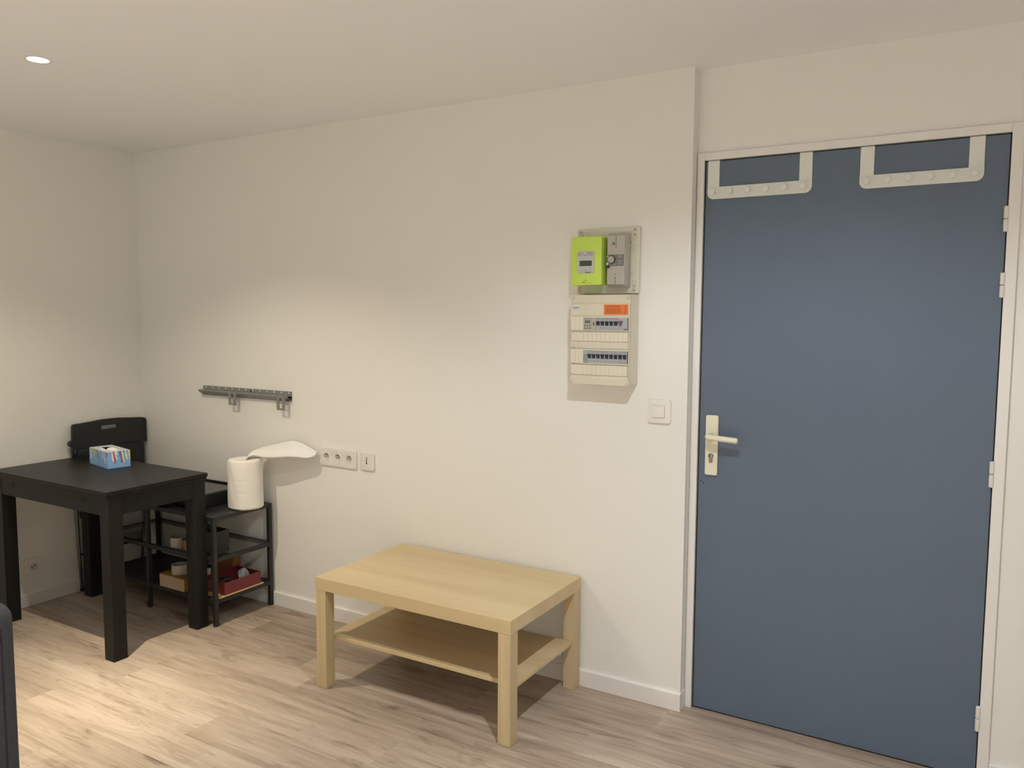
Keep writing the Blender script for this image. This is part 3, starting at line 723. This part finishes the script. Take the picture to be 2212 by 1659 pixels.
for bx, zb_ in ((0.7715, 1.0165), (1.1225, 1.0130)):
    o_ = [(bx, zb_), (bx + 0.057, zb_), (bx + 0.057, 1.0838), (bx, 1.0838)]
    key = [(bx + 0.0285 + 0.0115 * math.cos(a), zb_ + 0.0500 + 0.0105 * math.sin(a)) for a in [2*PI*k/20 for k in range(20)]]
    sl2 = []
    for k in range(13):
        a = PI + PI * k / 12; sl2.append((bx + 0.0285 + 0.0085 * math.cos(a), zb_ + 0.0165 + 0.0085 * math.sin(a)))
    sl2 += [(bx + 0.0370, zb_ + 0.030), (bx + 0.0320, zb_ + 0.0350), (bx + 0.0250, zb_ + 0.0350), (bx + 0.0200, zb_ + 0.030)]
    MB().outline([o_, key, sl2], -0.0385, -0.0365, 'XZ').build('hanging_bracket', MT['galv'], rl)

# ------------------------------------------------------------------ birch coffee table
ct = thing('coffee_table', 'light birch coffee table with a lower shelf, standing against the wall', 'coffee table', (1.8927, -0.5695, 0), rz=0.0064)
O = (0, 0, 0)
MB().box(0, 0.90, 0, 0.55, 0.400, 0.450, 0.0008, 1).build('tabletop', MT['birch'], ct, O)
for x in (0.0008, 0.8492):
    for y in (0.0008, 0.4992): MB().box(x, x + 0.050, y, y + 0.050, 0.0006, 0.3996, 0.0008, 1).build('leg', MT['birchz'], ct, O)
MB().box(0.012, 0.888, 0.060, 0.497, 0.186, 0.201, 0.0008, 1).build('shelf', MT['birch'], ct, O)

# ------------------------------------------------------------------ black dining table
dt = thing('dining_table', 'black-brown extendable dining table in the left corner', 'table', (0.545, -0.618, 0))
MB().box(0.088, 1.0075, -0.872, -0.365, 0.7215, 0.740, 0.0010, 1).build('tabletop', MT['black'], dt)
MB().box(0.092, 1.0035, -0.868, -0.369, 0.7065, 0.7205, 0.0008, 1).build('extension_leaf', MT['black'], dt)
for x in (0.0955, 0.9360):
    for y in (-0.8605, -0.4400): MB().box(x, x + 0.0645, y, y + 0.0645, 0.0006, 0.7060, 0.0012, 1).build('leg', MT['blackz'], dt)
for nm, bx_ in (('apron', (0.1602, 0.9358, -0.8590, -0.838, 0.631, 0.7060)), ('apron', (0.1602, 0.9358, -0.398, -0.377, 0.631, 0.7060)), ('apron', (0.979, 0.9990, -0.7958, -0.4402, 0.631, 0.7060)), ('apron', (0.0970, 0.117, -0.7958, -0.4402, 0.631, 0.7060))):
    MB().box(*bx_, 0.0008, 1).build(nm, MT['black'], dt)
for x in (0.2610, 0.8150):
    MB().cyl((x, -0.8592, 0.6855), 0.0115, 0.0012, 'Y', 20).build('fixing_hole', MT['dark'], dt)

# ------------------------------------------------------------------ tissue box
tb = thing('tissue_box', 'blue tissue box with a colourful feather print on the black table', 'tissue box', (0.318, -0.517, 0.7402), rz=-0.205)
W_, D_, H_ = 0.220, 0.108, 0.080
b = MB()
for bx_ in ((0, W_, 0, 0.0015, 0, H_), (0, W_, D_ - 0.0015, D_, 0, H_), (0, 0.0015, 0.0015, D_ - 0.0015, 0, H_), (W_ - 0.0015, W_, 0.0015, D_ - 0.0015, 0, H_), (0, W_, 0, D_, 0, 0.0015)): b.box(*bx_)
b.build('carton', MT['tissuebox'], tb, O)
MB().outline([[(0, 0), (W_, 0), (W_, D_), (0, D_)], circ(W_ * 0.50, D_ * 0.50, 0.034, 28, 1.9)], H_, H_ + 0.0008, 'XY').build('lid_panel', mat('pale_printed_card', (0.55, 0.66, 0.78), 0.4, var=0.35, vscale=45), tb, O)
MB().outline([circ(W_ * 0.50, D_ * 0.50, 0.0385, 28, 1.75), circ(W_ * 0.50, D_ * 0.50, 0.034, 28, 1.9)], H_ + 0.0009, H_ + 0.0013, 'XY').build('opening_rim', MT['paper2'], tb, O)
MB().box(0.01, W_ - 0.01, 0.01, D_ - 0.01, 0.002, 0.060).build('shaded_tissues', MT['carton_shade'], tb, O)  # tissue stack coloured dark for the shade under the opening
# tissue poking up: soft bulged flap
def blob(mb, cx, cy, cz, rx, ry, rz_, amp=0.15, seed=1, seg=20, rings=12):
    rn = random.Random(seed); t = bmesh.new()
    bmesh.ops.create_uvsphere(t, u_segments=seg, v_segments=rings, radius=1)
    ph = [rn.uniform(0, 6) for _ in range(6)]
    for v in t.verts:
        p = v.co.copy(); k = 1 + amp * (math.sin(3*p.x + ph[0]) * math.cos(4*p.y + ph[1]) + 0.5*math.sin(9*p.z + ph[2] + 5*p.x) + 0.4*math.sin(11*p.y+ph[3]))
        v.co = Vector((cx + rx*p.x*k, cy + ry*p.y*k, cz + rz_*p.z*k))
    mb._merge(t); return mb
blob(MB(), W_*0.66, D_*0.50, H_ - 0.004, 0.040, 0.026, 0.014, 0.06, 4).build('tissue', MT['paper2'], tb, O, smooth='all')
blob(MB(), W_*0.36, D_*0.30, H_ - 0.008, 0.034, 0.012, 0.009, 0.06, 5).build('tissue', MT['paper2'], tb, O, smooth='all')

# ------------------------------------------------------------------ glass and metal bench
BX0, BX1, BXM, BYF, BYB = 0.130, 1.047, 0.530, -0.3735, -0.0135
bn = thing('shelf_bench', 'low black metal bench with glass shelves behind the black table', 'shelf unit', ((BX0 + BX1) / 2, BYB, 0))
q = 0.020
for x in (BX0, BXM, BX1 - q):
    for y in (BYF, BYB - q): MB().box(x, x + q, y, y + q, 0.0006, 0.5100 if x == BXM else 0.5300, 0.001, 1).build('leg', MT['frame'], bn)
for zt, nm in ((0.5300, 'top_frame'), (0.3300, 'middle_frame'), (0.1300, 'bottom_frame')):
    b = MB(); z0 = zt - 0.019
    for y in (BYF + 0.0005, BYB - q + 0.0005):
        b.box(BX0 + q + 0.0002, BXM - 0.0002 if nm != 'top_frame' else BX1 - q - 0.0002, y, y + q - 0.001, z0, zt)
        if nm != 'top_frame': b.box(BXM + q + 0.0002, BX1 - q - 0.0002, y, y + q - 0.001, z0, zt)
    for x in (BX0 + 0.0005, BX1 - q + 0.0005): b.box(x, x + q - 0.001, BYF + q + 0.0002, BYB - q - 0.0002, z0, zt)
    b.build(nm, MT['frame'], bn)
MB().box(BX0 + q + 0.001, BX1 - q - 0.001, BYF + q + 0.001, BYB - q - 0.001, 0.5245, 0.5295).build('top_shelf', MT['frame'], bn, label='black top panel')
MB().box(BX0 + q + 0.001, BX1 - q - 0.001, BYF + q + 0.001, BYB - q - 0.001, 0.3245, 0.3295).build('middle_shelf', MT['glass'], bn, label='clear glass shelf')
MB().box(BX0 + q + 0.001, BX1 - q - 0.001, BYF + q + 0.001, BYB - q - 0.001, 0.1180, 0.1295).build('bottom_shelf', MT['frame'], bn)

# flat black case on the bench top
bc = thing('flat_black_case', 'flat glossy black case on top of the low metal bench', 'case', (0.66, -0.18, 0.5302))
MB().box(0.460, 0.862, -0.300, -0.040, 0.5303, 0.5980, 0.004).build('body', MT['plastic_black'], bc)
MB().box(0.468, 0.856, -0.292, -0.048, 0.5982, 0.6000, 0.0008).build('lid', MT['gloss_black'], bc)
MB().box(0.460, 0.862, -0.046, -0.034, 0.5982, 0.6080, 0.002).build('hinge_bar', MT['plastic_black'], bc)
tag(blob(MB(), 0.60, -0.340, 0.5485, 0.085, 0.028, 0.0155, 0.10, 9, 28, 16).build('crumpled_black_bag', MT['cloth'], None, (0.60, -0.340, 0.5302), smooth='all'), 'crumpled black cloth bag on the bench top in front of the flat case', 'bag')

# paper roll with its sheet pulled out of the core
pr = thing('paper_towel_roll', 'large white paper towel roll standing on the metal bench', 'paper roll', (1.005, -0.140, 0.5302))
def paper_roll():
    t = bmesh.new(); n, m_ = 96, 48; R, Hh = 0.0835, 0.243; cx, cy, z0 = 1.005, -0.140, 0.5305
    prof = [(0.022, 0.0), (R - 0.006, 0.0), (R, 0.006)] + [(R, 0.006 + (Hh - 0.012) * k / m_) for k in range(1, m_)] + [(R, Hh - 0.006), (R - 0.005, Hh), (0.060, Hh - 0.001), (0.040, Hh - 0.003), (0.026, Hh - 0.006), (0.022, Hh - 0.05)]
    rings = []
    for k in range(n):
        a = 2 * PI * k / n; row = []
        for (r, z) in prof:
            d = 0.0
            if r > R - 0.007:
                d = 0.0016 * math.sin(2 * a + 1) + 0.0011 * math.sin(5 * a + 9 * z) + 0.0008 * math.sin(40 * z + 3 * math.sin(4 * a))
                # two shallow creases across the front
                for zc in (0.082, 0.143):
                    da = math.atan2(math.sin(a + 0.95), math.cos(a + 0.95))
                    if abs(da) < 0.5: d -= 0.0020 * math.exp(-((z - zc) / 0.0032) ** 2) * math.cos(da * PI)
                d -= 0.004 * (max(0.0, z - 0.20) / 0.043) ** 2
            if z > Hh - 0.01: z = z + 0.0012 * math.sin(a + 2) + (0.0006 * math.sin(16 * a) if r < R - 0.004 else 0)
            row.append(t.verts.new((cx + (r + d) * math.cos(a), cy + (r + d) * math.sin(a), z0 + z)))
        rings.append(row)
    for k in range(n):
        A, B = rings[k], rings[(k + 1) % n]
        for i in range(len(prof) - 1): t.faces.new((A[i], B[i], B[i+1], A[i+1]))
    bmesh.ops.recalc_face_normals(t, faces=t.faces)
    b = MB(); b._merge(t); return b
paper_roll().build('roll', MT['paper'], pr, smooth='all')
def paper_tail():
    back = [(0.985, -0.115, 0.765), (0.985, -0.085, 0.792), (1.000, -0.055, 0.806), (1.060, -0.045, 0.826), (1.115, -0.035, 0.842), (1.165, -0.030, 0.856), (1.222, -0.026, 0.868), (1.275, -0.022, 0.860), (1.330, -0.020, 0.842), (1.374, -0.018, 0.826)]
    front = [(1.015, -0.150, 0.762), (1.030, -0.142, 0.785), (1.052, -0.128, 0.792), (1.105, -0.122, 0.787), (1.160, -0.116, 0.789), (1.208, -0.108, 0.794), (1.258, -0.100, 0.800), (1.305, -0.090, 0.802), (1.350, -0.078, 0.800), (1.380, -0.058, 0.806)]
    under = [(1.000, -0.130, 0.760), (1.010, -0.118, 0.780), (1.035, -0.090, 0.786), (1.090, -0.075, 0.777), (1.150, -0.070, 0.778), (1.200, -0.065, 0.784), (1.250, -0.060, 0.792), (1.300, -0.052, 0.794), (1.345, -0.045, 0.798), (1.376, -0.035, 0.808)]
    def cr(P, t_):
        n = len(P) - 1; u = t_ * n; i = min(int(u), n - 1); f = u - i
        p0, p1, p2, p3 = [Vector(P[max(0, min(n, j))]) for j in (i - 1, i, i + 1, i + 2)]
        return 0.5 * ((2*p1) + (p2-p0)*f + (2*p0-5*p1+4*p2-p3)*f*f + (3*p1-p0-3*p2+p3)*f**3)
    NU, NV = 60, 26; t = bmesh.new(); rows = []
    for i in range(NU + 1):
        u = i / NU; B, Fp, Un = cr(back, u), cr(front, u), cr(under, u); row = []
        gather = 1.0 - 0.75 * max(0, 1 - u * 3.5)
        for j in range(NV):
            v = j / NV
            if v < 0.6:      # top sheet, back to front, bulging upwards
                s = v / 0.6; p = B.lerp(Fp, s); p.z += 0.016 * gather * math.sin(PI * s) ** 0.8 * math.sin(PI * min(1, u * 1.15 + 0.12))
                p.z += 0.0045 * gather * math.sin(7 * s * PI * 0.5 + 5 * u) * math.sin(PI * s) - 0.011 * math.exp(-((s - 0.45 - 0.2 * u) / 0.07) ** 2) * math.exp(-((u - 0.45) / 0.16) ** 2)
            else:            # folded back underneath
                s = (v - 0.6) / 0.4
                p = (Fp.lerp(Un, s * 2) if s < 0.5 else Un.lerp(B, (s - 0.5) * 2)); p.z -= 0.004 * math.sin(PI * s)
            row.append(t.verts.new(p))
        rows.append(row)
    for i in range(NU):
        for j in range(NV): t.faces.new((rows[i][j], rows[i][(j+1) % NV], rows[i+1][(j+1) % NV], rows[i+1][j]))
    t.faces.new(rows[0][::-1]); t.faces.new(rows[-1])
    bmesh.ops.recalc_face_normals(t, faces=t.faces)
    b = MB(); b._merge(t); return b
paper_tail().build('pulled_out_sheet', MT['paper2'], pr, smooth='all', label='loose folded sheet drawn out of the roll')

# things on the glass shelf
def tape(name, label, x, y, z, r, ri, h, m):
    t = thing(name, label, 'tape', (x, y, z))
    MB().ring((x, y, z + h/2 + 0.0002), r, ri + 0.002, h, 'Z').build('tape_layers', MT[m], t, smooth=True)
    MB().ring((x, y, z + h/2 + 0.0002), ri + 0.0019, ri, h + 0.0006, 'Z').build('core', MT['tapecore' if m == 'tapebrown' else 'tapewhite'], t, smooth=True)
ZM = 0.3302
tape('tape_roll', 'roll of white tape on the glass shelf', 0.715, -0.318, ZM, 0.038, 0.027, 0.050, 'tapewhite')
tape('tape_roll', 'roll of brown packing tape on the glass shelf', 0.802, -0.308, ZM, 0.044, 0.036, 0.050, 'tapebrown')
sb = thing('small_black_box', 'small open black box on the glass shelf', 'box', (0.93, -0.28, ZM))
MB().box(0.892, 0.990, -0.330, -0.236, ZM + 0.0003, ZM + 0.004).box(0.986, 0.990, -0.330, -0.236, ZM + 0.004, ZM + 0.108).box(0.892, 0.896, -0.330, -0.236, ZM + 0.004, ZM + 0.108).box(0.896, 0.986, -0.330, -0.326, ZM + 0.004, ZM + 0.108).box(0.896, 0.986, -0.240, -0.236, ZM + 0.004, ZM + 0.108).build('tub', MT['plastic_black'], sb)
MB().box(0.888, 0.892, -0.332, -0.234, ZM + 0.02, ZM + 0.128).build('raised_flap', MT['plastic_black'], sb)

# things on the bottom shelf
ZB = 0.1302
yb_ = thing('mustard_box', 'flat mustard and beige cardboard box on the bottom shelf', 'box', (0.73, -0.3, ZB))
MB().box(0.634, 0.825, -0.3725, -0.240, ZB + 0.0003, ZB + 0.0640).build('carton', MT['mustard'], yb_)
MB().box(0.638, 0.823, -0.3745, -0.3730, ZB + 0.002, ZB + 0.0610).build('front_label', MT['beige'], yb_)
tape('tape_roll', 'roll of pale tape lying on the mustard box', 0.7200, -0.318, ZB + 0.0642, 0.0395, 0.031, 0.046, 'tapewhite')
tag(MB().box(0.845, 1.0455, -0.345, -0.075, ZB + 0.0002, ZB + 0.0062, 0.001).build('cardboard_sheet', MT['tan'], None, (0.94, -0.21, ZB)), 'thin tan cardboard sheet under the open dark red box', 'cardboard')
rb = thing('red_open_box', 'open dark red box full of black cables on the bottom shelf', 'box', (0.95, -0.19, ZB + 0.0064))
zr = ZB + 0.0065
MB().box(0.872, 1.042, -0.312, -0.090, zr, zr + 0.003).box(1.039, 1.042, -0.312, -0.090, zr + 0.003, zr + 0.060).box(0.872, 0.875, -0.312, -0.090, zr + 0.003, zr + 0.060).box(0.875, 1.039, -0.312, -0.309, zr + 0.003, zr + 0.060).box(0.875, 1.039, -0.093, -0.090, zr + 0.003, zr + 0.060).build('tray', MT['red'], rb)
# cables inside: a tangle
b = MB(); rn = random.Random(5)
for k in range(7):
    cx, cy = rn.uniform(0.925, 0.985), rn.uniform(-0.275, -0.235); pts = []
    for i in range(26):
        a = i * 0.5 + k; rad = 0.030 + 0.012 * math.sin(i * 0.7 + k)
        x = min(1.032, max(0.882, cx + rad * math.cos(a))); y = min(-0.205, max(-0.302, cy + rad * 1.3 * math.sin(a)))
        pts.append((x, y, zr + 0.012 + 0.0065 * k + 0.004 * math.sin(i * 0.9)))
    b.tube(pts, 0.0035, 8)
tag(b.build('black_cables', MT['cloth'], None, (0.955, -0.22, zr + 0.004), smooth='all'), 'tangle of black cables inside the dark red box', 'cables', kind='stuff')
dk = thing('grey_disc_reel', 'pale grey disc standing tilted in the dark red box', 'reel', (0.99, -0.14, zr + 0.004))
b = MB(); t = bmesh.new(); bmesh.ops.create_cone(t, cap_ends=True, segments=40, radius1=0.037, radius2=0.037, depth=0.018)
Rm = Matrix.Translation((0.9950, -0.155, zr + 0.0470)) @ Matrix.Rotation(math.radians(24), 4, 'Z') @ Matrix.Rotation(math.radians(68), 4, 'Y')
b._merge(t, Rm); b.build('disc', MT['greyfelt'], dk, smooth=True)
b = MB(); t = bmesh.new(); bmesh.ops.create_cube(t, size=1); b._merge(t, Rm @ Matrix.Translation((0.012, -0.004, 0.0092)) @ Matrix.Rotation(math.radians(-35), 4, 'Z') @ Matrix.Diagonal((0.05, 0.005, 0.001, 1))); b.build('slit', MT['sockdark'], dk)
tag(MB().box(0.700, 0.850, -0.100, -0.050, ZB + 0.0003, ZB + 0.105, 0.001).build('orange_box', MT['orangecard'], None, (0.775, -0.075, ZB)), 'burnt orange cardboard box at the back of the bottom shelf', 'box')
tag(MB().cyl((0.851, -0.250, ZB + 0.0465), 0.0100, 0.092, 'Z', 20, bev=0.002).build('white_tube', MT['tapewhite'], None, (0.851, -0.250, ZB)), 'small upright white tube between the mustard and red boxes', 'tube')

# ------------------------------------------------------------------ folded chair
fc_ = thing('folding_chair', 'black folding chair, folded flat and leaning in the corner behind the table', 'folding chair', (0.08, -0.25, 0))
top = [(-0.452, 0.905), (-0.400, 0.9075), (-0.350, 0.911), (-0.305, 0.9145), (-0.250, 0.9155), (-0.200, 0.9145), (-0.150, 0.910), (-0.100, 0.9055), (-0.052, 0.902), (-0.040, 0.899), (-0.034, 0.890)]
loop = top + [(-0.034, 0.772), (-0.060, 0.764), (-0.444, 0.735), (-0.460, 0.735), (-0.462, 0.78), (-0.458, 0.897)]
def lean(ob_x0, ob): return ob
bk_ = MB().outline([loop, rrect(-0.302, -0.204, 0.861, 0.887, 0.003, 3)], 0.066, 0.082, 'YZ', 0.003).build('backrest', MT['plastic_black'], fc_)
MB().cyl((0.078, -0.468, 0.808), 0.017, 0.022, 'X', 18, bev=0.004).build('pivot_knob', MT['plastic_black'], fc_)
MB().outline([rrect(-0.442, -0.064, 0.400, 0.770, 0.02, 5)], 0.084, 0.100, 'YZ', 0.003).build('seat', MT['plastic_black'], fc_)
for y in (-0.450, -0.052):
    MB().tube([(0.074, y, 0.765), (0.068, y, 0.5), (0.060, y + (0.012 if y < -0.2 else -0.012), 0.2), (0.056, y + (0.022 if y < -0.2 else -0.022), 0.012)], 0.0085, 12).build('rear_leg', MT['tube'], fc_, smooth='all')
    y2 = y + (0.030 if y < -0.2 else -0.030)
    MB().tube([(0.100, y2, 0.50), (0.094, y2, 0.3), (0.086, y2 + (0.008 if y < -0.2 else -0.008), 0.012)], 0.0075, 12).build('front_leg', MT['tube'], fc_, smooth='all')
for x, y0_, y1_, z in ((0.060, -0.440, -0.062, 0.20), (0.094, -0.418, -0.084, 0.30)):
    MB().rod((x, y0_, z), (x, y1_, z), 0.006).build('crossbar', MT['frame'], fc_, smooth=True)
for x, y in ((0.056, -0.428), (0.056, -0.074), (0.086, -0.412), (0.086, -0.090)):
    MB().cyl((x, y, 0.0085), 0.0105, 0.016, 'Z', 16, bev=0.002).build('foot_cap', MT['plastic_black'], fc_)

for o_ in fc_.children: o_.location = (-0.035, 0.021, -0.004 if o_.name.startswith(('backrest', 'seat', 'pivot')) else 0.0)

# ------------------------------------------------------------------ sofa (only the corner of its arm reaches the picture)
sf = thing('sofa', 'charcoal fabric sofa whose rounded arm stands at the left edge', 'sofa', (1.05, -2.2, 0))
def rounded(mb, x0, x1, y0, y1, z0, z1, r, seg=6):
    return mb.box(x0, x1, y0, y1, z0, z1, r, seg)
SX1, SY1 = 1.756, -1.622
rounded(MB(), SX1 - 0.19, SX1, -2.50, SY1, 0.03, 0.652, 0.058, 8).build('arm', MT['sofa'], sf, smooth='all')
rounded(MB(), 0.22, 0.40, -2.50, SY1, 0.03, 0.652, 0.058, 8).build('arm', MT['sofa'], sf, smooth='all')
rounded(MB(), 0.402, SX1 - 0.192, -1.84, SY1 - 0.004, 0.03, 0.645, 0.050, 6).build('back', MT['sofa'], sf, smooth='all')
rounded(MB(), 0.402, SX1 - 0.192, -2.50, -1.842, 0.06, 0.27, 0.01, 3).build('base', MT['sofa'], sf)
for xa, xb in ((0.404, 0.983), (0.985, SX1 - 0.194)):
    rounded(MB(), xa, xb, -2.52, -1.845, 0.272, 0.42, 0.035, 5).build('seat_cushion', MT['sofa'], sf, smooth='all')
b = MB(); b.tube([(SX1 + 0.0005, SY1 - 0.055, 0.05), (SX1 + 0.0005, SY1 - 0.055, 0.580), (SX1 - 0.001, SY1 - 0.070, 0.597), (SX1 - 0.001, -2.44, 0.598)], 0.0028, 8)
b.build('seam', MT['piping'], sf)
for x in (0.27, SX1 - 0.05):
    for y in (-2.44, SY1 - 0.06): MB().cyl((x, y, 0.0155), 0.02, 0.029, 'Z', 18).build('foot', MT['plastic_black'], sf)

# ------------------------------------------------------------------ recessed ceiling spots and the added fill spots
for i, (x, y, narrow, middle, wide, colr, spread) in enumerate(SPOTS):
    lab = ['lit round recessed ceiling spot above the black table', 'round recessed ceiling spot above the coffee table and door', 'added unseen fill spot in the ceiling on the sofa side', 'added unseen fill spot in the ceiling behind the viewer'][i]
    t = thing('ceiling_spot', lab, 'ceiling light', (x, y, H), 'recessed ceiling spots')
    b = MB().ring((x, y, H - 0.0012), 0.0425, 0.0352, 0.0028, 'Z', 48).ring((x, y, H + 0.010), 0.0385, 0.0355, 0.020, 'Z', 48)
    b.build('trim_ring', MT['ring'], t, smooth=True)
    MB().cyl((x, y, H + 0.0035), 0.0348, 0.008, 'Z', 40).build('lens', MT['bulb'], t, smooth=True)
    # one lamp per fixture: a bright narrow beam, a softer cone and a wide spill, all as one angular profile
    ld = bpy.data.lights.new('spot_lamp', 'SPOT'); ld.energy = wide; ld.color = colr
    ld.spot_size = math.radians(spread); ld.spot_blend = 0.45; ld.shadow_soft_size = 0.010
    ld.use_nodes = True; nt = ld.node_tree; em = nt.nodes['Emission']
    tc = nt.nodes.new('ShaderNodeTexCoord'); sp = nt.nodes.new('ShaderNodeSeparateXYZ'); nt.links.new(tc.outputs['Normal'], sp.inputs[0])
    ab = nt.nodes.new('ShaderNodeMath'); ab.operation = 'ABSOLUTE'; nt.links.new(sp.outputs['Z'], ab.inputs[0])
    ac = nt.nodes.new('ShaderNodeMath'); ac.operation = 'ARCCOSINE'; nt.links.new(ab.outputs[0], ac.inputs[0])
    tot = None
    for half, gain in ((26, narrow / wide), (52, middle / wide)):
        mr = nt.nodes.new('ShaderNodeMapRange'); mr.interpolation_type = 'SMOOTHSTEP'
        mr.inputs['From Min'].default_value = 0.0; mr.inputs['From Max'].default_value = math.radians(half)
        mr.inputs['To Min'].default_value = gain; mr.inputs['To Max'].default_value = 0.0
        nt.links.new(ac.outputs[0], mr.inputs['Value'])
        ad = nt.nodes.new('ShaderNodeMath'); ad.operation = 'ADD'
        nt.links.new(mr.outputs['Result'], ad.inputs[0])
        if tot is None: ad.inputs[1].default_value = 1.0
        else: nt.links.new(tot, ad.inputs[1])
        tot = ad.outputs[0]
    nt.links.new(tot, em.inputs['Strength'])
    lo = bpy.data.objects.new('spot_lamp', ld); S.collection.objects.link(lo)
    lo.location = (0, 0, -0.022); lo.parent = t
